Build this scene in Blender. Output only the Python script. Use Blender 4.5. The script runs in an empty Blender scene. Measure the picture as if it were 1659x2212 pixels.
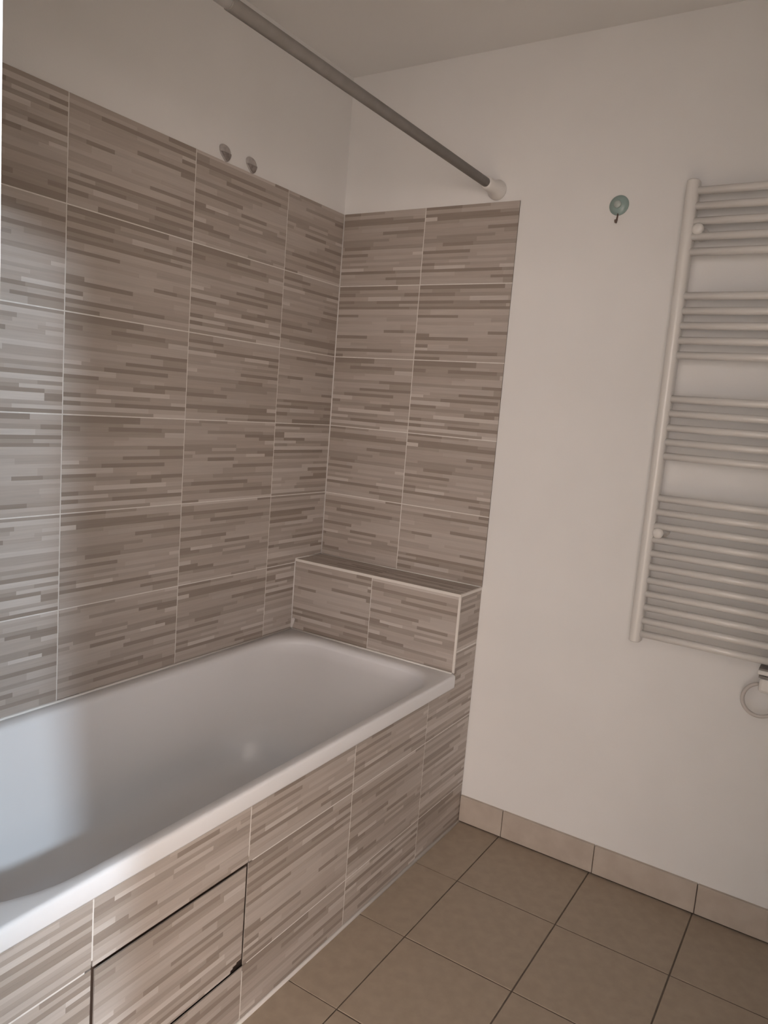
import bpy, bmesh, math, random
from mathutils import Matrix, Vector

scene = bpy.context.scene
COL = scene.collection

# ------------------------------------------------------------------ camera
CAM = (1.67934, -2.26868, 1.39733)
PITCH, ROLL, YAW, FPX = 1.434286, 0.080083, 0.557280, 1627.99
cam_data = bpy.data.cameras.new('camera')
cam_data.sensor_fit = 'HORIZONTAL'
cam_data.sensor_width = 36.0
cam_data.lens = FPX * 36.0 / 1659.0
cam_data.clip_start = 0.02
cam = bpy.data.objects.new('camera', cam_data)
COL.objects.link(cam)
cam.matrix_world = (Matrix.Translation(CAM) @ Matrix.Rotation(YAW, 4, 'Z')
                    @ Matrix.Rotation(PITCH, 4, 'X') @ Matrix.Rotation(ROLL, 4, 'Z'))
scene.camera = cam

# ------------------------------------------------------------------ light
world = bpy.data.worlds.new('world')
scene.world = world
world.use_nodes = True
world.node_tree.nodes['Background'].inputs[0].default_value = (0.80, 0.88, 1.0, 1)
world.node_tree.nodes['Background'].inputs[1].default_value = 0.6


def area_light(name, loc, direction, sx, sy, power, color):
    d = bpy.data.lights.new(name, 'AREA')
    d.shape = 'RECTANGLE'
    d.size, d.size_y = sx, sy
    d.energy = power
    d.color = color
    o = bpy.data.objects.new(name, d)
    COL.objects.link(o)
    o.location = loc
    o.rotation_euler = Vector(direction).to_track_quat('-Z', 'Y').to_euler()
    return o


# the adjoining room, seen only as the light that comes through the open doorway
HX0, HX1, HY0, HY1 = -0.60, 7.20, -1.99, -5.20
LAMP = (3.91, -3.00, 2.43)                 # globe lamp on the ceiling of the adjoining room
area_light('hall_fill_light', (4.45, HY1 + 0.06, 1.45), (0, 1, 0), 4.9, 1.85, 325.0, (1.0, 0.83, 0.745))  # added warm fill through the doorway, set at an invented window

scene.view_settings.view_transform = 'Standard'
scene.view_settings.look = 'None'
scene.view_settings.gamma = 1.0
scene.view_settings.use_curve_mapping = False
scene.view_settings.exposure = -0.38

# ------------------------------------------------------------------ materials


def new_mat(name, color, rough=0.5, spec=0.5):
    m = bpy.data.materials.new(name)
    m.use_nodes = True
    b = m.node_tree.nodes['Principled BSDF']
    b.inputs['Base Color'].default_value = (*color, 1)
    b.inputs['Roughness'].default_value = rough
    b.inputs['Specular IOR Level'].default_value = spec
    return m


def noise_mat(name, c1, c2, scale, rough=0.5, bump=0.0, detail=4.0, spec=0.5, stretch=(1, 1, 1), lo=0.35, hi=0.65,
              bump_scale=None):
    m = new_mat(name, c1, rough, spec)
    nt = m.node_tree
    b = nt.nodes['Principled BSDF']
    tc = nt.nodes.new('ShaderNodeTexCoord')
    mp = nt.nodes.new('ShaderNodeMapping')
    mp.inputs['Scale'].default_value = stretch
    nz = nt.nodes.new('ShaderNodeTexNoise')
    nz.inputs['Scale'].default_value = scale
    nz.inputs['Detail'].default_value = detail
    cr = nt.nodes.new('ShaderNodeValToRGB')
    cr.color_ramp.elements[0].position = lo
    cr.color_ramp.elements[1].position = hi
    cr.color_ramp.elements[0].color = (*c1, 1)
    cr.color_ramp.elements[1].color = (*c2, 1)
    L = nt.links.new
    L(tc.outputs['Object'], mp.inputs['Vector'])
    L(mp.outputs['Vector'], nz.inputs['Vector'])
    L(nz.outputs['Fac'], cr.inputs['Fac'])
    L(cr.outputs['Color'], b.inputs['Base Color'])
    if bump:
        n2 = nt.nodes.new('ShaderNodeTexNoise')
        n2.inputs['Scale'].default_value = bump_scale or scale * 6
        n2.inputs['Detail'].default_value = 3
        bp = nt.nodes.new('ShaderNodeBump')
        bp.inputs['Strength'].default_value = bump
        bp.inputs['Distance'].default_value = 0.002
        L(tc.outputs['Object'], n2.inputs['Vector'])
        L(n2.outputs['Fac'], bp.inputs['Height'])
        L(bp.outputs['Normal'], b.inputs['Normal'])
    return m


def strip_tile_mat():
    """ceramic wall tile: strip tone stored per face, fine streaks on top"""
    m = new_mat('striped_ceramic', (0.4, 0.36, 0.33), 0.42, 0.4)
    nt = m.node_tree
    b = nt.nodes['Principled BSDF']
    at = nt.nodes.new('ShaderNodeAttribute')
    at.attribute_name = 'tone'
    tc = nt.nodes.new('ShaderNodeTexCoord')
    mp = nt.nodes.new('ShaderNodeMapping')
    mp.inputs['Scale'].default_value = (9, 160, 1)
    nz = nt.nodes.new('ShaderNodeTexNoise')
    nz.inputs['Scale'].default_value = 1.0
    nz.inputs['Detail'].default_value = 3
    mr = nt.nodes.new('ShaderNodeMapRange')
    mr.inputs['From Min'].default_value = 0.3
    mr.inputs['From Max'].default_value = 0.7
    mr.inputs['To Min'].default_value = 0.95
    mr.inputs['To Max'].default_value = 1.05
    mx = nt.nodes.new('ShaderNodeVectorMath')
    mx.operation = 'SCALE'
    L = nt.links.new
    L(tc.outputs['Object'], mp.inputs['Vector'])
    L(mp.outputs['Vector'], nz.inputs['Vector'])
    L(nz.outputs['Fac'], mr.inputs['Value'])
    L(at.outputs['Color'], mx.inputs[0])
    L(mr.outputs['Result'], mx.inputs['Scale'])
    L(mx.outputs['Vector'], b.inputs['Base Color'])
    return m


def glossy(name, color, rough, coat=0.0):
    m = new_mat(name, color, rough)
    b = m.node_tree.nodes['Principled BSDF']
    b.inputs['Coat Weight'].default_value = coat
    b.inputs['Coat Roughness'].default_value = 0.15
    return m


M = {
    'paint': noise_mat('white_wall_paint', (0.85, 0.843, 0.83), (0.88, 0.873, 0.86), 3.0, 0.75, 0.10, 3, 0.2, bump_scale=220),
    'ceiling': noise_mat('white_ceiling_paint', (0.85, 0.84, 0.82), (0.88, 0.87, 0.85), 2.0, 0.85, 0.08, 3, 0.15, bump_scale=200),
    'tile': strip_tile_mat(),
    'grout': noise_mat('pale_grout', (0.76, 0.73, 0.69), (0.82, 0.79, 0.75), 60, 0.85, 0.0),
    'floor_tile': noise_mat('beige_floor_ceramic', (0.395, 0.325, 0.252), (0.435, 0.36, 0.282), 30, 0.55, 0.05, 8, 0.35, bump_scale=160),
    'floor_grout': noise_mat('brown_floor_grout', (0.115, 0.09, 0.072), (0.16, 0.13, 0.105), 30, 0.9),
    'laminate': noise_mat('pale_bounce_laminate', (0.60, 0.47, 0.34), (0.68, 0.55, 0.41), 3, 0.45, 0.0, 6, 0.4, (1, 14, 1)),
    'plinth': noise_mat('beige_plinth_ceramic', (0.50, 0.43, 0.365), (0.57, 0.50, 0.43), 16, 0.5, 0.04, 6, 0.4, bump_scale=160),
    'enamel': glossy('white_bath_acrylic', (0.87, 0.88, 0.90), 0.32, 0.15),
    'silicone': new_mat('white_silicone', (0.80, 0.78, 0.75), 0.45),
    'smear': new_mat('clouded_silicone', (0.76, 0.73, 0.71), 0.5),
    'edge_trim': new_mat('white_plastic_edge_trim', (0.80, 0.76, 0.71), 0.4),
    'radiator': glossy('white_radiator_lacquer', (0.80, 0.78, 0.75), 0.32, 0.2),
    'white_plastic': new_mat('white_plastic', (0.80, 0.78, 0.75), 0.4),
    'slot_shade': new_mat('grey_slot_shade', (0.26, 0.235, 0.22), 0.6),
    'rod': noise_mat('dark_grey_lacquered_steel', (0.205, 0.192, 0.177), (0.235, 0.22, 0.205), 25, 0.5, 0.0),
    'void': new_mat('raw_board', (0.30, 0.23, 0.19), 0.9),
    'teal': glossy('teal_plastic', (0.30, 0.40, 0.38), 0.35, 0.1),
    'teal_pale': glossy('pale_teal_plastic', (0.46, 0.52, 0.495), 0.35, 0.1),
    'hook_metal': new_mat('brown_metal', (0.16, 0.11, 0.09), 0.45),
    'grey_clear': noise_mat('clouded_grey_plastic', (0.40, 0.37, 0.36), (0.50, 0.47, 0.45), 90, 0.35),
    'grey_dark': noise_mat('dark_grey_plastic', (0.20, 0.175, 0.165), (0.30, 0.27, 0.255), 120, 0.4),
    'frame': new_mat('white_door_lacquer', (0.82, 0.82, 0.82), 0.4),
    'glass': new_mat('window_glass', (0.9, 0.95, 1.0), 0.02),
    'cable': new_mat('pale_grey_cable', (0.62, 0.58, 0.55), 0.5),
}
M['grey_clear'].node_tree.nodes['Principled BSDF'].inputs['Alpha'].default_value = 1.0
M['glass'].node_tree.nodes['Principled BSDF'].inputs['Transmission Weight'].default_value = 1.0

# ------------------------------------------------------------------ helpers


def tag(o, label=None, cat=None, group=None, kind=None):
    if label:
        o['label'] = label
    if cat:
        o['category'] = cat
    if group:
        o['group'] = group
    if kind:
        o['kind'] = kind
    return o


def link(name, me, mat, parent=None, mw=None, smooth=False):
    if mat is not None and len(me.materials) == 0:
        me.materials.append(mat)
    if smooth:
        for p in me.polygons:
            p.use_smooth = True
    o = bpy.data.objects.new(name, me)
    COL.objects.link(o)
    if mw is not None:
        o.matrix_world = mw
    if parent is not None:
        o.parent = parent
        if parent.location.length > 0:
            o.matrix_parent_inverse = Matrix.Translation(parent.location).inverted()
    return o


def mesh_of(bm, name):
    me = bpy.data.meshes.new(name)
    bmesh.ops.recalc_face_normals(bm, faces=bm.faces)
    bm.to_mesh(me)
    bm.free()
    return me


def empty(name, loc=(0, 0, 0)):
    o = bpy.data.objects.new(name, None)
    COL.objects.link(o)
    o.location = loc
    o.empty_display_size = 0.05
    return o


def add_box(bm, x0, x1, y0, y1, z0, z1):
    v = [bm.verts.new(p) for p in ((x0, y0, z0), (x1, y0, z0), (x1, y1, z0), (x0, y1, z0),
                                   (x0, y0, z1), (x1, y0, z1), (x1, y1, z1), (x0, y1, z1))]
    for f in ((0, 3, 2, 1), (4, 5, 6, 7), (0, 1, 5, 4), (1, 2, 6, 5), (2, 3, 7, 6), (3, 0, 4, 7)):
        bm.faces.new([v[i] for i in f])
    return v


def boxes(name, rects, mat, parent=None, bevel=0.0, smooth=False):
    bm = bmesh.new()
    for r in rects:
        add_box(bm, *r)
    if bevel:
        bmesh.ops.bevel(bm, geom=bm.edges[:], offset=bevel, segments=2, affect='EDGES', profile=0.5)
    return link(name, mesh_of(bm, name), mat, parent, smooth=smooth)


def lathe(name, prof, origin, axis, mat, parent=None, seg=32, smooth=True, up=None, squash=(1, 1)):
    """surface of revolution: prof = [(radius, height along axis)]"""
    ax = Vector(axis).normalized()
    a = (Vector(up) if up else (Vector((0, 0, 1)) if abs(ax.z) < 0.9 else Vector((1, 0, 0))))
    a = (a - ax * a.dot(ax)).normalized()
    b = ax.cross(a)
    og = Vector(origin)
    bm = bmesh.new()
    rings = []
    for r, h in prof:
        if r < 1e-6:
            rings.append([bm.verts.new(og + ax * h)])
        else:
            rings.append([bm.verts.new(og + ax * h + a * (r * squash[0] * math.cos(2 * math.pi * k / seg))
                                       + b * (r * squash[1] * math.sin(2 * math.pi * k / seg))) for k in range(seg)])
    for p, q in zip(rings, rings[1:]):
        for k in range(seg):
            k2 = (k + 1) % seg
            if len(p) == 1 and len(q) == 1:
                continue
            if len(p) == 1:
                bm.faces.new((p[0], q[k], q[k2]))
            elif len(q) == 1:
                bm.faces.new((p[k], p[k2], q[0]))
            else:
                bm.faces.new((p[k], p[k2], q[k2], q[k]))
    return link(name, mesh_of(bm, name), mat, parent, smooth=smooth)


def tube(name, pts, radius, mat, parent=None, seg=10, closed=False):
    """swept round tube through points; radius may be a list"""
    P = [Vector(p) for p in pts]
    n = len(P)
    bm = bmesh.new()
    rings = []
    prev = None
    for i, p in enumerate(P):
        if closed:
            t = (P[(i + 1) % n] - P[i - 1]).normalized()
        else:
            t = (P[min(i + 1, n - 1)] - P[max(i - 1, 0)]).normalized()
        ref = prev if prev is not None else (Vector((0, 0, 1)) if abs(t.z) < 0.9 else Vector((1, 0, 0)))
        a = (ref - t * ref.dot(t)).normalized()
        prev = a
        b = t.cross(a)
        r = radius[i] if isinstance(radius, (list, tuple)) else radius
        rings.append([bm.verts.new(p + a * (r * math.cos(2 * math.pi * k / seg)) + b * (r * math.sin(2 * math.pi * k / seg)))
                      for k in range(seg)])
    pairs = list(zip(rings, rings[1:])) + ([(rings[-1], rings[0])] if closed else [])
    for p, q in pairs:
        for k in range(seg):
            k2 = (k + 1) % seg
            bm.faces.new((p[k], p[k2], q[k2], q[k]))
    if not closed:
        bm.faces.new(rings[0][::-1])
        bm.faces.new(rings[-1])
    return link(name, mesh_of(bm, name), mat, parent, smooth=True)


# ------------------------------------------------------------------ striped wall tiles
TW, TH, TT = 0.40, 0.25, 0.003           # tile width, height, thickness
TONES = [(0.325, 0.275, 0.236), (0.395, 0.343, 0.301), (0.462, 0.408, 0.364), (0.512, 0.460, 0.417), (0.595, 0.546, 0.504)]


def make_print(seed):
    """strip layout of one printed tile: list of (u0,u1,v0,v1,tone,relief)"""
    rnd = random.Random(seed)
    out = []
    v = 0.0
    row = rnd.randrange(2)
    while v < TH - 1e-6:
        row += 1
        dark = row % 2 == 0
        h = rnd.choice((0.0092, 0.0100, 0.0110, 0.0120)) if dark else rnd.choice((0.0095, 0.0110, 0.0125, 0.0140, 0.0185))
        if TH - v - h < 0.008:
            h = TH - v
        u = -rnd.uniform(0, 0.14)
        last = None
        while u < TW:
            l = rnd.choice((rnd.uniform(0.08, 0.14), rnd.uniform(0.14, 0.26), rnd.uniform(0.2, 0.4), rnd.uniform(0.2, 0.4)))
            if u + l < 0.04:
                l = 0.05 - u
            if u + l > TW - 0.03:
                l = TW - u + 0.001
            t = rnd.choices(range(5), (0.34, 0.28, 0.27, 0.08, 0.03) if dark else (0.06, 0.13, 0.32, 0.29, 0.20))[0]
            if t == last:
                t = rnd.choice([1, 2, 3])
            last = t
            j = rnd.uniform(0.96, 1.04)
            out.append((max(u, 0), min(u + l, TW), v, v + h, tuple(c * j for c in TONES[t]), rnd.uniform(-0.00025, 0.00025)))
            u += l
        v += h
    return out


PRINTS = [make_print(s) for s in (11, 23, 37, 41, 59)]
PRINTS += [[(TW - b, TW - a, TH - d, TH - c, t, r) for a, b, c, d, t, r in P] for P in PRINTS[:]]
_cache = {}


def tile_mesh(variant, rects, darken=1.0):
    key = (variant, tuple(tuple(round(x, 4) for x in r) for r in rects), darken)
    if key in _cache:
        return _cache[key]
    verts, faces, cols = [], [], []

    def quad_box(u0, u1, v0, v1, n0, n1, c):
        b = len(verts)
        verts.extend([(u0, v0, n0), (u1, v0, n0), (u1, v1, n0), (u0, v1, n0),
                      (u0, v0, n1), (u1, v0, n1), (u1, v1, n1), (u0, v1, n1)])
        for f in ((4, 5, 6, 7), (0, 1, 5, 4), (1, 2, 6, 5), (2, 3, 7, 6), (3, 0, 4, 7)):
            faces.append(tuple(b + i for i in f))
            cols.append(c)

    for (a0, a1, b0, b1) in rects:
        b = len(verts)
        n0, n1 = -TT, -0.0012
        verts.extend([(a0, b0, n0), (a1, b0, n0), (a1, b1, n0), (a0, b1, n0),
                      (a0, b0, n1), (a1, b0, n1), (a1, b1, n1), (a0, b1, n1)])
        for f in ((0, 3, 2, 1), (0, 1, 5, 4), (1, 2, 6, 5), (2, 3, 7, 6), (3, 0, 4, 7)):
            faces.append(tuple(b + i for i in f))
            cols.append(TONES[2])
        for (u0, u1, v0, v1, c, rel) in PRINTS[variant]:
            x0, x1, y0, y1 = max(u0, a0), min(u1, a1), max(v0, b0), min(v1, b1)
            if x1 - x0 > 1e-4 and y1 - y0 > 1e-4:
                quad_box(x0, x1, y0, y1, -0.0012, rel, tuple(k * darken for k in c))
    me = bpy.data.meshes.new('striped_tile')
    me.from_pydata(verts, [], faces)
    ca = me.color_attributes.new('tone', 'FLOAT_COLOR', 'CORNER')
    i = 0
    for f, c in zip(faces, cols):
        for _ in f:
            ca.data[i].color = (*c, 1)
            i += 1
    me.materials.append(M['tile'])
    _cache[key] = me
    return me


JOINT = 0.0016


def frame(origin, U, V):
    U, V = Vector(U), Vector(V)
    N = U.cross(V)
    m = Matrix((U, V, N)).transposed().to_4x4()
    return Matrix.Translation(origin) @ m


_vr = random.Random(5)


def place_tile(parent, origin, U, V, rects, variant=None, name='tile', darken=1.0):
    """origin: world position of the full tile's lower left corner; rects are the kept portions (u0,u1,v0,v1)"""
    if variant is None:
        variant = _vr.randrange(len(PRINTS))
    return link(name, tile_mesh(variant, rects, darken), None, parent, frame(origin, U, V))


# ------------------------------------------------------------------ measured layout (metres)
XR, X1 = 0.6723, 0.3358                   # right end of the tiling, seam between the two back columns
ZT, ZR, ZS, DS = 2.0693, 0.5733, 0.8330, 0.1543   # tile top, bath rim, ledge top, ledge depth
CEIL = 2.530
RW = 2.45                                 # right wall of the bathroom
FY = -1.862                               # bathroom face of the wall with the doorway
DOOR_X0, DOOR_X1, DOOR_H = 0.9935, 1.845, 2.04
PB = 0.003                                # painted plaster lies behind the tile faces by this much

# ------------------------------------------------------------------ structure
wall_left = tag(boxes('wall_left', [(-0.14, -PB, FY - 0.002, 0.14, 0, CEIL)], M['paint']), 'white painted wall with striped beige tiles along the bathtub', kind='structure')
wall_back = tag(boxes('wall_back', [(-PB, RW + 0.12, PB, 0.14, 0, CEIL)], M['paint']), 'white painted wall carrying the towel radiator', kind='structure')
wall_right = tag(boxes('wall_right', [(RW, RW + 0.12, FY, PB, 0, CEIL)], M['paint']), 'plain white painted side wall', kind='structure')
wall_front = tag(boxes('wall_front', [(HX0, DOOR_X0 - 0.02, HY0, FY, 0, CEIL), (DOOR_X1 + 0.02, HX1, HY0, FY, 0, CEIL),
                                      (DOOR_X0 - 0.02, DOOR_X1 + 0.02, HY0, FY, DOOR_H + 0.02, CEIL)], M['paint']),
                 'white wall with the open doorway', kind='structure')
ceiling = tag(boxes('ceiling', [(-0.14, RW + 0.12, FY, 0.14, CEIL, CEIL + 0.1)], M['ceiling']), 'white painted bathroom ceiling', kind='structure')
tag(boxes('ceiling_hall', [(HX0 - .1, HX1 + .1, HY1 - .1, FY, CEIL, CEIL + 0.1)], M['ceiling']), 'white painted ceiling of the adjoining room', kind='structure')

# door lining of the open doorway
door_1 = tag(boxes('door_1', [(DOOR_X0 - 0.02, DOOR_X0, HY0 - 0.004, FY + 0.0, 0, DOOR_H + 0.02),
                              (DOOR_X1, DOOR_X1 + 0.02, HY0 - 0.004, FY + 0.0, 0, DOOR_H + 0.02),
                              (DOOR_X0, DOOR_X1, HY0 - 0.004, FY + 0.0, DOOR_H, DOOR_H + 0.02)], M['frame']),
             'white lacquered lining of the open doorway', kind='structure')

# floor: brown grout bed with beige tiles, pitch 0.31
floor = tag(boxes('floor', [(-PB, RW, FY, PB, -0.06, -0.0015)], M['floor_grout']), 'beige square tiled floor with dark joints', kind='structure')
FP = 0.310
gx0 = 0.824
bm = bmesh.new()
add_box(bm, -0.153, 0.153, -0.153, 0.153, -0.008, 0.0)
bmesh.ops.bevel(bm, geom=[e for e in bm.edges if all(v.co.z > -0.001 for v in e.verts)], offset=0.0008, segments=1, affect='EDGES')
ftile = mesh_of(bm, 'floor_tile')
ftile.materials.append(M['floor_tile'])
for i in range(-1, 6):
    for j in range(0, 7):
        x0, x1 = gx0 + i * FP, gx0 + (i + 1) * FP
        y1, y0 = -j * FP, -(j + 1) * FP
        cx0, cx1 = max(x0, XR), min(x1, RW)
        cy0, cy1 = max(y0, FY), min(y1, 0.0)
        if cx1 - cx0 < 0.01 or cy1 - cy0 < 0.01:
            continue
        g = 0.0016
        if cx1 - cx0 > FP - 1e-4 and cy1 - cy0 > FP - 1e-4:
            link('floor_tile', ftile, None, floor, Matrix.Translation(((x0 + x1) / 2, (y0 + y1) / 2, 0)))
        else:
            boxes('floor_tile', [(cx0 + g, cx1 - g, cy0 + g, cy1 - g, -0.008, 0.0)], M['floor_tile'], floor, bevel=0.0006)

# tiled plinth at the foot of the back wall
baseboard_back = tag(boxes('baseboard_back', [(XR, RW, 0.000, PB, 0, 0.092)], M['floor_grout']), 'beige ceramic plinth along the white wall', kind='structure')
xs = [XR + 0.001, 0.832, 1.143, 1.448, 1.758, 2.068, 2.378, RW]
for a, b in zip(xs, xs[1:]):
    boxes('plinth_tile', [(a + 0.0012, b - 0.0012, -0.0075, 0.004, 0.0045, 0.096)], M['plinth'], baseboard_back, bevel=0.0012)

# adjoining room
hall_floor = tag(boxes('floor_hall', [(HX0 - .1, HX1 + .1, HY1 - .1, FY, -0.06, 0.0)], M['laminate']), 'pale wooden floor of the adjoining room, toned to bounce warm light', kind='structure')  # unseen floor, made pale and warm to bounce light into the bathroom
tag(boxes('wall_hall_end', [(HX1, HX1 + .1, HY1 - .1, FY, 0, CEIL)], M['paint']), 'white end wall of the adjoining room', kind='structure')
tag(boxes('wall_hall_side', [(HX0 - .1, HX0, HY1 - .1, FY, 0, CEIL)], M['paint']), 'white side wall of the adjoining room', kind='structure')
G0, G1, GZ0, GZ1 = 1.9, 7.0, 0.47, 2.44
tag(boxes('wall_hall_rear', [(HX0, G0, HY1 - .1, HY1, 0, CEIL), (G1, HX1, HY1 - .1, HY1, 0, CEIL),
                             (G0, G1, HY1 - .1, HY1, GZ1, CEIL), (G0, G1, HY1 - .1, HY1, 0, GZ0)], M['paint']),
    'white wall with an added window band in the adjoining room', kind='structure')


def window(name, axis, a0, a1, z0, z1, at, mullions, label):
    def bx(p0, p1, d0, d1, q0, q1):
        return (p0, p1, d0, d1, q0, q1) if axis == 'x' else (d0, d1, p0, p1, q0, q1)
    fr = [bx(a0, a1, at, at + .05, z0, z0 + .05), bx(a0, a1, at, at + .05, z1 - .05, z1),
          bx(a0, a0 + .05, at, at + .05, z0 + .05, z1 - .05), bx(a1 - .05, a1, at, at + .05, z0 + .05, z1 - .05)]
    for k in range(1, mullions):
        c = a0 + (a1 - a0) * k / mullions
        fr.append(bx(c - .03, c + .03, at, at + .05, z0 + .05, z1 - .05))
    w = tag(boxes(name, fr, M['frame']), label, kind='structure')
    e = [a0 + (a1 - a0) * k / mullions for k in range(mullions + 1)]
    for c0, c1 in zip(e, e[1:]):
        boxes('pane', [bx(c0 + .05, c1 - .05, at + .02, at + .026, z0 + .05, z1 - .05)], M['glass'], w)
    return w


window('added_window', 'x', G0, G1, GZ0, GZ1, HY1 - 0.06, 6, 'added wide window band around the fill light of the adjoining room')  # unseen window band, added and sized to suit the fill light

# globe lamp of the adjoining room: its light falls through the doorway on the near end of the bath
lamp = empty('ceiling_lamp', (LAMP[0], LAMP[1], CEIL))
tag(lamp, 'round white globe lamp on the ceiling of the adjoining room', 'lamp')
lathe('base', [(0.0, 0.0), (0.05, 0.0), (0.05, 0.012), (0.02, 0.016), (0.0, 0.016)], (LAMP[0], LAMP[1], CEIL - 0.0005), (0, 0, -1), M['white_plastic'], lamp)
pl = bpy.data.lights.new('globe', 'POINT')
pl.energy = 460.0
pl.color = (0.72, 0.86, 1.0)
pl.shadow_soft_size = 0.08
po = bpy.data.objects.new('globe', pl)
COL.objects.link(po)
po.location = LAMP
po.parent = lamp
po.matrix_parent_inverse = Matrix.Translation(lamp.location).inverted()

# ------------------------------------------------------------------ wall tiling
boxes('grout', [(-PB, -0.0007, FY, 0.0, ZR - 0.03, ZT - 0.001)], M['grout'], wall_left)
seams_l = [-0.0005, -0.309, -0.7095, -1.110, -1.510, FY]
for r in range(6):
    z0 = ZT - (r + 1) * TH
    for k in range(5):
        ya, yb = seams_l[k + 1], seams_l[k]
        a = TW - (yb - ya) if k == 4 else 0.0
        w = yb - ya
        rects = [(a + JOINT, a + w - JOINT, JOINT, TH - (JOINT if r else 0))]
        place_tile(wall_left, (0, ya - a, z0), (0, 1, 0), (0, 0, 1), rects)

boxes('grout', [(0.0, XR, 0.0007, PB, ZS - 0.02, ZT - 0.001)], M['grout'], wall_back)
for r in range(5):
    z0 = ZT - (r + 1) * TH
    lo = 0.0 if r < 4 else (ZS - z0)
    for k, (xa, xb) in enumerate(((0.0012, X1), (X1, XR))):
        a = 0.0 if k == 0 else 0.0
        off = TW - (xb - xa) if k == 0 else 0.0
        rects = [(off + JOINT, off + (xb - xa) - (JOINT if k == 0 else 0), lo + JOINT, TH - (JOINT if r else 0))]
        place_tile(wall_back, (xa - off, 0, z0), (1, 0, 0), (0, 0, 1), rects)

# pale joint in the inner corner of the tiling and white plaster edge beside it
tube('corner_joint', [(0.0008, -0.0008, ZS), (0.0008, -0.0008, ZT - 0.002)], 0.0021, M['silicone'], wall_back, 6)

# ------------------------------------------------------------------ bath apron (tiled panel under the rim)
apron = empty('bath_apron', (XR, -0.9, 0))
tag(apron, 'striped beige tiled panel closing the side of the bathtub', 'bath panel')
A_Z = [0.003, 0.1405, 0.3910, 0.6460]     # joints of the apron rows
A_Y = [0.0, -0.307, -0.697, -1.096, -1.494, FY]
HY_0, HY_1, HZ_0, HZ_1 = -1.494, -1.096, 0.1405, 0.391
LIPB = ZR - 0.044                        # tiles go up behind the lip of the rim
bk = [(XR - 0.012, XR - 0.0005, FY, -DS, 0.0, HZ_0 - 0.014), (XR - 0.012, XR - 0.0005, FY, -DS, HZ_1 + 0.014, LIPB + 0.012),
      (XR - 0.012, XR - 0.0005, FY, HY_0 - 0.014, HZ_0 - 0.014, HZ_1 + 0.014), (XR - 0.012, XR - 0.0005, HY_1 + 0.014, -DS, HZ_0 - 0.014, HZ_1 + 0.014),
      (XR - 0.012, XR - 0.0005, -DS + 0.003, 0.0, 0.0, 0.646)]
boxes('grout', bk, M['grout'], apron)
boxes('cavity_board', [(XR - 0.032, XR - 0.028, HY_0 - .03, HY_1 + .03, HZ_0 - .03, HZ_1 + .03)], M['void'], apron)
for r in range(3):
    z0 = A_Z[r]
    h = A_Z[r + 1] - z0
    voff = TH - h if r == 0 else 0.0
    for k in range(5):
        yb, ya = A_Y[k], A_Y[k + 1]
        if r == 1 and k == 3:
            continue                      # the loose access tile
        w = yb - ya
        uo = TW - w if k == 4 else 0.0
        J = JOINT
        if r < 2:
            rects = [(uo + J, uo + w - (J if k else 0), voff + J, voff + min(h, TH) - J)]
        else:
            top = LIPB + 0.012 - z0
            if k == 0:                    # last column: notched around the end of the rim
                nd = w - DS
                rects = [(J, w, J, top), (nd + 0.001, w, top, min(h, TH) - J)]
            else:
                rects = [(uo + J, uo + w - J, J, top)]
        place_tile(apron, (XR, ya - uo, z0 - voff), (0, 1, 0), (0, 0, 1), rects)
tube('floor_joint', [(XR + 0.002, FY + 0.01, 0.0015), (XR + 0.002, -0.01, 0.0020)], 0.0058, M['silicone'], apron, 8)

# loose access tile with open dark joints and a chipped lower corner
hatch = empty('access_panel', (XR, -1.295, HZ_0))
tag(hatch, 'loose striped access tile with dark open joints in the bath panel', 'access panel')
ht = place_tile(hatch, (XR - 0.0005, HY_0, HZ_0), (0, 1, 0), (0, 0, 1),
                [(0.0070, 0.3930, 0.021, 0.2430), (0.0070, 0.360, 0.0060, 0.012), (0.0070, 0.367, 0.012, 0.0165), (0.0070, 0.378, 0.0165, 0.021)], 3)
boxes('backing_board', [(XR - 0.016, XR - 0.0040, HY_0 + 0.03, HY_1 - 0.04, HZ_0 + 0.03, HZ_1 - 0.03)], M['void'], hatch)

# ------------------------------------------------------------------ tiled ledge at the foot of the bath
ledge = empty('tiled_ledge', (XR / 2, -DS / 2, ZR))
tag(ledge, 'low striped tiled ledge with white edge strips at the end of the bathtub', 'ledge')
boxes('core', [(0.002, XR - 0.013, -DS + 0.0015, -0.001, ZR, 0.646), (0.002, XR - 0.0015, -DS + 0.0015, -0.001, 0.646, ZS - 0.0015)], M['grout'], ledge)
E_ = 0.0085                               # width of the white edge profile
for k, (xa, xb) in enumerate(((0.001, X1), (X1, XR - 0.004))):
    off = 0.03 if k == 0 else 0.0
    rects = [(off + JOINT, off + xb - xa - JOINT, 0.0, ZS - ZR - 0.009)]
    place_tile(ledge, (xa - off, -DS, ZR + 0.001), (1, 0, 0), (0, 0, 1), rects)
# end face above the apron joint
place_tile(ledge, (XR, -DS + 0.004 - 0.1, 0.6472), (0, 1, 0), (0, 0, 1), [(0.1 + 0.002, 0.1 + DS - 0.004, 0.0, ZS - 0.6472 - 0.009)])
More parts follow.
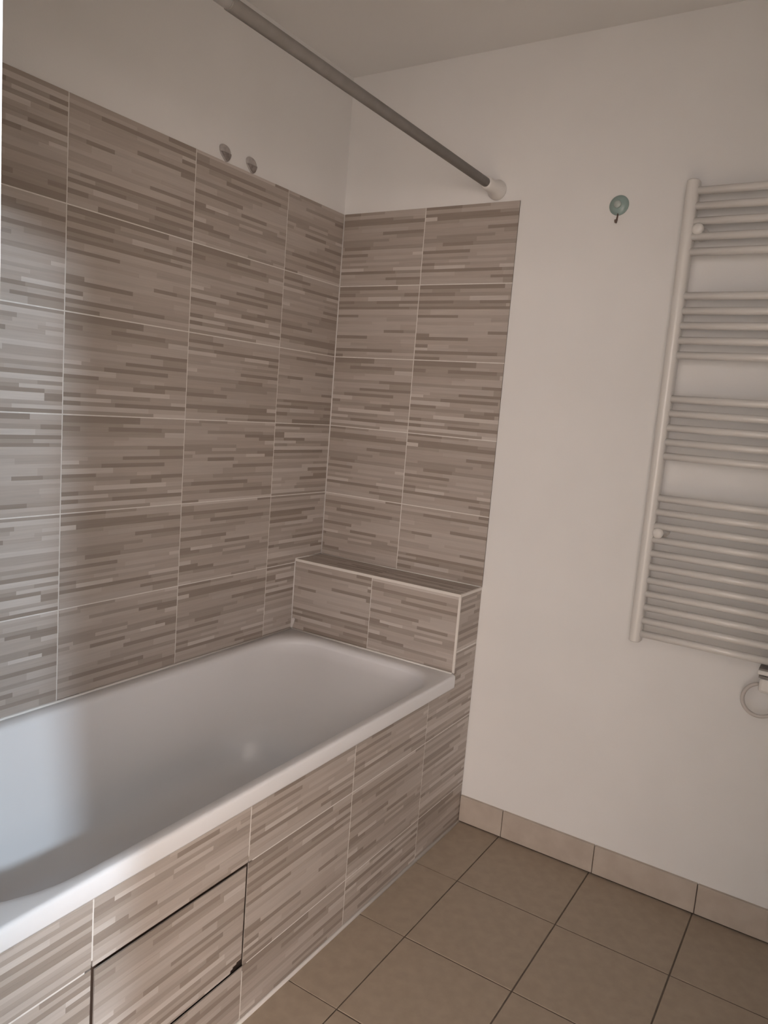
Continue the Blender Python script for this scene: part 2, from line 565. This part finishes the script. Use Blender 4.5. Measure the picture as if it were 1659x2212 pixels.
# top
for k, (xa, xb) in enumerate(((0.002, XR - 0.006),)):
    for q in range(2):
        x0 = xa + q * (xb - xa) / 2
        place_tile(ledge, (x0 - 0.01, -DS + 0.006, ZS), (1, 0, 0), (0, 1, 0),
                   [(0.01 + 0.0, 0.01 + (xb - xa) / 2, 0.0, DS - 0.009)], (1, 6)[q])
boxes('edge_strip', [(0.0, XR + 0.0015, -DS - 0.0015, -DS + 0.006, ZS - E_, ZS + 0.001)], M['edge_trim'], ledge, bevel=0.001)
boxes('edge_strip', [(XR - 0.006, XR + 0.0015, -DS + 0.006, 0.0, ZS - E_, ZS + 0.001)], M['edge_trim'], ledge, bevel=0.001)
boxes('edge_strip', [(XR - 0.006, XR + 0.0015, -DS - 0.0015, -DS + 0.005, ZR + 0.001, ZS - E_)], M['edge_trim'], ledge, bevel=0.001)
tube('joint_bead', [(0.003, -0.001, ZS + 0.0005), (XR - 0.002, -0.001, ZS + 0.0005)], 0.0024, M['silicone'], ledge, 6)
tube('joint_bead', [(0.001, -0.003, ZS + 0.0005), (0.001, -DS, ZS + 0.0005)], 0.0024, M['silicone'], ledge, 6)
tube('joint_bead', [(0.001, -DS - 0.001, ZR + 0.004), (0.001, -DS - 0.001, ZS - E_)], 0.0021, M['silicone'], ledge, 6)

# ------------------------------------------------------------------ bathtub


def rrect(x0, x1, y0, y1, radii, z, npc=10, nps=14):
    """rounded rectangle ring, counter-clockwise; radii for corners (x1,y0),(x1,y1),(x0,y1),(x0,y0)"""
    ra, rb, rc, rd = radii
    cs = [((x1 - ra, y0 + ra), ra, -90), ((x1 - rb, y1 - rb), rb, 0), ((x0 + rc, y1 - rc), rc, 90), ((x0 + rd, y0 + rd), rd, 180)]
    pts = []
    for q in range(4):
        (cx, cy), r, a0 = cs[q]
        arc = [(cx + r * math.cos(math.radians(a0 + 90 * i / npc)), cy + r * math.sin(math.radians(a0 + 90 * i / npc))) for i in range(npc + 1)]
        pts += arc
        (nx, ny), nr, na = cs[(q + 1) % 4]
        ex, ey = nx + nr * math.cos(math.radians(na)), ny + nr * math.sin(math.radians(na))
        sx, sy = arc[-1]
        pts += [(sx + (ex - sx) * i / nps, sy + (ey - sy) * i / nps) for i in range(1, nps)]
    return [(x, y, z) for x, y in pts]


tub = empty('bathtub', (0.34, -1.0, 0))
tag(tub, 'white acrylic built-in bathtub with a narrow rim', 'bathtub')
OX1, OY0, OY1 = 0.6845, FY + 0.002, -DS - 0.0005
SX0 = 0.0005
rings = []
R0 = (0.004,) * 4


def outer(d, z, r):
    return rrect(SX0 + d * 0.0, OX1 - d, OY0, OY1, (r, r, r, r), z)


rings.append(rrect(SX0, OX1 - 0.010, OY0, OY1, (0.004, 0.012, 0.004, 0.004), ZR - 0.040))
rings.append(rrect(SX0, OX1 - 0.001, OY0, OY1, (0.004, 0.012, 0.004, 0.004), ZR - 0.041))
rings.append(rrect(SX0, OX1, OY0, OY1, (0.004, 0.012, 0.004, 0.004), ZR - 0.038))
rings.append(rrect(SX0, OX1, OY0, OY1, (0.004, 0.012, 0.004, 0.004), ZR - 0.008))
rings.append(rrect(SX0, OX1 - 0.001, OY0, OY1, (0.004, 0.012, 0.004, 0.004), ZR - 0.004))
rings.append(rrect(SX0, OX1 - 0.004, OY0, OY1, (0.004, 0.012, 0.004, 0.004), ZR - 0.001))
rings.append(rrect(SX0, OX1 - 0.008, OY0, OY1, (0.004, 0.012, 0.004, 0.004), ZR))
# basin opening: (inset x right, inset x left, near end, far end, radii near, far)
IX0, IX1, IY0, IY1 = 0.040, 0.657, -1.775, -0.196


def basin(s_r, s_l, s_n, s_f, z, rn, rf):
    return rrect(IX0 + s_l, IX1 - s_r, IY0 + s_n, IY1 - s_f, (rn, rf, rf, rn), z)


RN, RF = 0.27, 0.13
rings.append(basin(-0.012, -0.012, -0.012, -0.012, ZR - 0.0005, RN + .012, RF + .012))
for k in range(1, 7):                      # rounded edge
    a = math.radians(90 * k / 6)
    rr = 0.020
    s = -0.008 + rr * math.sin(a)
    rings.append(basin(s, s, s, s, ZR - 0.001 - rr * (1 - math.cos(a)), RN, RF))
DEPTH = 0.31
for k in range(1, 9):                      # walls with draft, sloping back rest at the far end
    t = k / 9
    z = ZR - 0.022 - t * (DEPTH - 0.10)
    rings.append(basin(0.012 + 0.05 * t, 0.012 + 0.12 * t, 0.012 + 0.07 * t, 0.012 + 0.38 * t ** 1.1, z, RN * (1 - 0.25 * t), RF + 0.03 * t))
for k in range(1, 8):                      # fillet into the bottom
    a = math.radians(90 * k / 7)
    rr = 0.075
    s = rr * (1 - math.cos(a))
    z = ZR - 0.022 - (8 / 9) * (DEPTH - 0.10) - 0.03 - rr * math.sin(a)
    rings.append(basin(0.06 + s, 0.125 + s, 0.078 + s, 0.36 + s * 1.4, z, RN * 0.76 - s, RF + 0.03 - s))
zb = rings[-1][0][2]
rings.append(basin(0.19, 0.25, 0.30, 0.62, zb - 0.003, 0.06, 0.06))
bm = bmesh.new()
vr = [[bm.verts.new(p) for p in r] for r in rings]
n = len(vr[0])
for p, q in zip(vr, vr[1:]):
    for k in range(n):
        bm.faces.new((p[k], p[(k + 1) % n], q[(k + 1) % n], q[k]))
bm.faces.new(vr[-1])
me = mesh_of(bm, 'basin')
# normals must face up inside the basin
if sum(p.normal.z * p.area for p in me.polygons) < 0:
    me.flip_normals()
link('basin', me, M['enamel'], tub, smooth=True)
# white sealing beads where the rim meets the tiles
tube('sealing_bead', [(0.0045, OY0 + 0.006, ZR + 0.0005), (0.0045, OY1 - 0.005, ZR + 0.0005)], 0.0040, M['silicone'], tub, 8)
tube('sealing_bead', [(0.004, OY1 - 0.0040, ZR + 0.0005), (OX1 - 0.016, OY1 - 0.0040, ZR + 0.0005)], 0.0038, M['silicone'], tub, 8)
# smeared blob of sealant in the far corner
bm = bmesh.new()
sm = [(0.000, 0.036, 0.0000), (0.010, 0.041, -0.0015), (0.017, 0.038, -0.001), (0.0135, 0.021, -0.002), (0.007, 0.003, -0.003), (0.0, 0.0, -0.004)]
f1 = [bm.verts.new((0.0005 + a, OY1 - 0.0022 + c * 0.5, ZR + b)) for a, b, c in sm]
f2 = [bm.verts.new((0.0005 + a, OY1 - 0.0002, ZR + b)) for a, b, c in sm]
bm.faces.new(f1)
bm.faces.new(f2[::-1])
for k in range(len(f1)):
    bm.faces.new((f1[k], f1[(k + 1) % 6], f2[(k + 1) % 6], f2[k]))
link('sealant_smear', mesh_of(bm, 'sealant_smear'), M['smear'], tub)

# ------------------------------------------------------------------ shower curtain rod
RX, RZ = 0.592, 2.105
rod = empty('shower_rod', (RX, PB, RZ))
tag(rod, 'dark grey shower curtain rod with white end caps above the bathtub', 'curtain rod')
lathe('end_cap', [(0.0, 0.0), (0.029, 0.0), (0.0305, 0.004), (0.0305, 0.013), (0.028, 0.020), (0.0235, 0.032), (0.0205, 0.050), (0.0195, 0.088), (0.016, 0.092), (0.012, 0.092)],
      (RX, PB - 0.0005, RZ), (0, -1, 0), M['white_plastic'], rod)
lathe('tube', [(0.0, 0.0), (0.0125, 0.0), (0.0138, 0.0015), (0.0138, 1.118), (0.0128, 1.120), (0.0, 1.120)],
      (RX, -0.080, RZ), (0, -1, 0), M['rod'], rod, 24)
lathe('inner_tube', [(0.0, 0.0), (0.0122, 0.0), (0.0122, 0.54), (0.0, 0.54)], (RX, -1.199, RZ), (0, -1, 0), M['white_plastic'], rod, 24)
lathe('end_cap', [(0.0, 0.0), (0.029, 0.0), (0.0305, 0.004), (0.0305, 0.013), (0.028, 0.020), (0.0235, 0.032), (0.0205, 0.050), (0.0195, 0.125), (0.0, 0.125)],
      (RX, FY + 0.0005, RZ), (0, 1, 0), M['white_plastic'], rod)

# ------------------------------------------------------------------ small wall hooks


def teardrop(name, cx, zc, label):
    """flat teardrop shaped clip on the left wall, widest above, pointing down"""
    t = empty(name, (-PB, cx, zc))
    tag(t, label, 'hook', 'small grey hooks above the tiling')

    def shape(zlo, zhi, grow):
        pts = []
        for i in range(28):
            a = 2 * math.pi * i / 28
            yy, zz = math.sin(a), math.cos(a)
            w = 0.0245 * (0.82 + 0.18 * zz) if zz > -0.2 else 0.0245 * (0.784 + 0.40 * (zz + 0.2))
            pts.append((yy * w * grow, zz * 0.0225 * grow))
        return pts

    def slab(nm, z_min, z_max, prof, mat):
        bm = bmesh.new()
        rg = []
        for grow, depth in prof:
            rg.append([bm.verts.new((-PB + depth, cx - y * 1.0 + (0.0225 - z) * 0.28 - 0.006, zc + min(max(z, z_min), z_max)))
                       for y, z in shape(0, 0, grow)])
        for p, q in zip(rg, rg[1:]):
            for k in range(28):
                bm.faces.new((p[k], p[(k + 1) % 28], q[(k + 1) % 28], q[k]))
        bm.faces.new(rg[-1])
        bm.faces.new(rg[0][::-1])
        link(nm, mesh_of(bm, nm), mat, t, smooth=False)

    slab('pad', -0.0225, 0.0225, [(1.0, 0.0002), (1.0, 0.004), (0.9, 0.008), (0.55, 0.0105)], M['grey_clear'])
    slab('hook_tip', -0.0225, -0.001, [(0.96, 0.003), (0.94, 0.009), (0.70, 0.014)], M['grey_dark'])
    return t


teardrop('adhesive_hook', -0.600, 2.0925, 'small grey adhesive hook above the tiles, farther from the inner corner')
teardrop('adhesive_hook', -0.489, 2.0915, 'small grey adhesive hook above the tiles, closer to the inner corner')

hook = empty('suction_hook', (0.982, PB, 2.033))
tag(hook, 'round teal suction hook with a brown metal prong on the white wall', 'hook')
HC = Vector((0.9825, PB - 0.0003, 2.0325))
lathe('disc', [(0.0, 0.0), (0.0275, 0.0), (0.0285, 0.0015), (0.0275, 0.004), (0.018, 0.0085), (0.011, 0.0105), (0.0, 0.011)], HC, (0, -1, 0), M['teal'], hook)
lathe('centre_cap', [(0.0, 0.0), (0.0105, 0.0), (0.0105, 0.004), (0.009, 0.006), (0.0, 0.0065)], HC + Vector((-0.002, -0.0095, 0.001)), (0, -1, 0), M['teal_pale'], hook)
tube('prong', [HC + Vector(v) for v in ((0.0, -0.004, -0.024), (0.0, -0.006, -0.034), (0.0, -0.009, -0.043), (0.0005, -0.016, -0.050), (0.001, -0.022, -0.051), (0.001, -0.026, -0.046))],
     [0.0022, 0.0024, 0.0030, 0.0036, 0.0034, 0.0028], M['hook_metal'], hook, 10)

# ------------------------------------------------------------------ towel radiator
rad = empty('towel_radiator', (1.41, PB, 0.78))
tag(rad, 'white ladder towel radiator with round bars on the white wall', 'radiator')
PX0, PX1 = 1.196, 1.640                    # centres of the two uprights
PYC = -0.062


def upright(xc):
    prof = []
    hw, d0, d1 = 0.0165, -0.043, -0.083
    for i in range(13):                    # rounded front
        a = math.pi * i / 12
        prof.append((xc + hw * math.cos(a), d1 + 0.016 - 0.016 * math.sin(a)))
    prof += [(xc - hw, d0 - 0.003), (xc - hw + 0.003, d0), (xc + hw - 0.003, d0), (xc + hw, d0 - 0.003)]
    bm = bmesh.new()
    zs_ = [(0.7875, 0.82), (0.790, 1.0), (2.063, 1.0), (2.066, 0.82)]
    yc = (d0 + d1) / 2
    rg = [[bm.verts.new((xc + (x - xc) * s, yc + (y - yc) * s, z)) for x, y in prof] for z, s in zs_]
    m = len(prof)
    for p, q in zip(rg, rg[1:]):
        for k in range(m):
            bm.faces.new((p[k], p[(k + 1) % m], q[(k + 1) % m], q[k]))
    bm.faces.new(rg[0][::-1])
    bm.faces.new(rg[-1])
    me = mesh_of(bm, 'upright')
    o = link('upright', me, M['radiator'], rad, smooth=True)
    me.set_sharp_from_angle(angle=math.radians(40))


upright(PX0)
upright(PX1)
BZ = []
for top, cnt in ((2.0365, 5), (1.7627, 5), (1.4850, 5), (1.2085, 11)):
    BZ += [top - 0.0395 * k for k in range(cnt)]
bm = bmesh.new()
bmesh.ops.create_cone(bm, cap_ends=True, segments=18, radius1=0.0105, radius2=0.0105, depth=PX1 - PX0 - 0.02, matrix=Matrix.Rotation(math.pi / 2, 4, 'Y'))
bar_me = mesh_of(bm, 'bar')
bar_me.materials.append(M['radiator'])
for p in bar_me.polygons:
    p.use_smooth = len(p.vertices) == 4
for z in BZ:
    link('bar', bar_me, None, rad, Matrix.Translation(((PX0 + PX1) / 2, -0.0655, z)))
for x in (1.2235, 1.6125):
    for z in (1.9365, 1.1105):
        br = lathe('wall_bracket', [(0.0, 0.0), (0.018, 0.0), (0.018, 0.006), (0.010, 0.008), (0.010, 0.078), (0.0, 0.078)],
                   (x, PB - 0.0004, z), (0, -1, 0), M['white_plastic'], rad, 24)
        lathe('bracket_cap', [(0.0, 0.0), (0.0150, 0.0), (0.0155, 0.003), (0.0145, 0.011), (0.009, 0.015), (0.0, 0.0155)],
              (x, -0.066, z), (0, -1, 0), M['white_plastic'], br, 24)
# heating element control under the right upright, with its coiled lead
ctl = boxes('control_box', [(1.530, 1.645, -0.088, -0.030, 0.730, 0.7700)], M['white_plastic'], rad, bevel=0.008)
boxes('gap_shade', [(1.528, 1.648, -0.0895, -0.032, 0.7715, 0.7770), (1.526, 1.615, -0.0880, -0.034, 0.7915, 0.7955)], M['slot_shade'], ctl)  # solid dark bars standing in for the shade in the slots
boxes('neck', [(1.524, 1.645, -0.086, -0.034, 0.7775, 0.7910)], M['white_plastic'], ctl, bevel=0.003)
loop = []
for k in range(40):
    a = math.radians(100 + 350 * k / 39)
    loop.append((1.538 + 0.044 * math.cos(a), -0.050 - 0.004 * math.sin(k / 39 * 6.28), 0.6990 + 0.045 * math.sin(a)))
tube('power_lead', loop, 0.0052, M['cable'], ctl, 8)
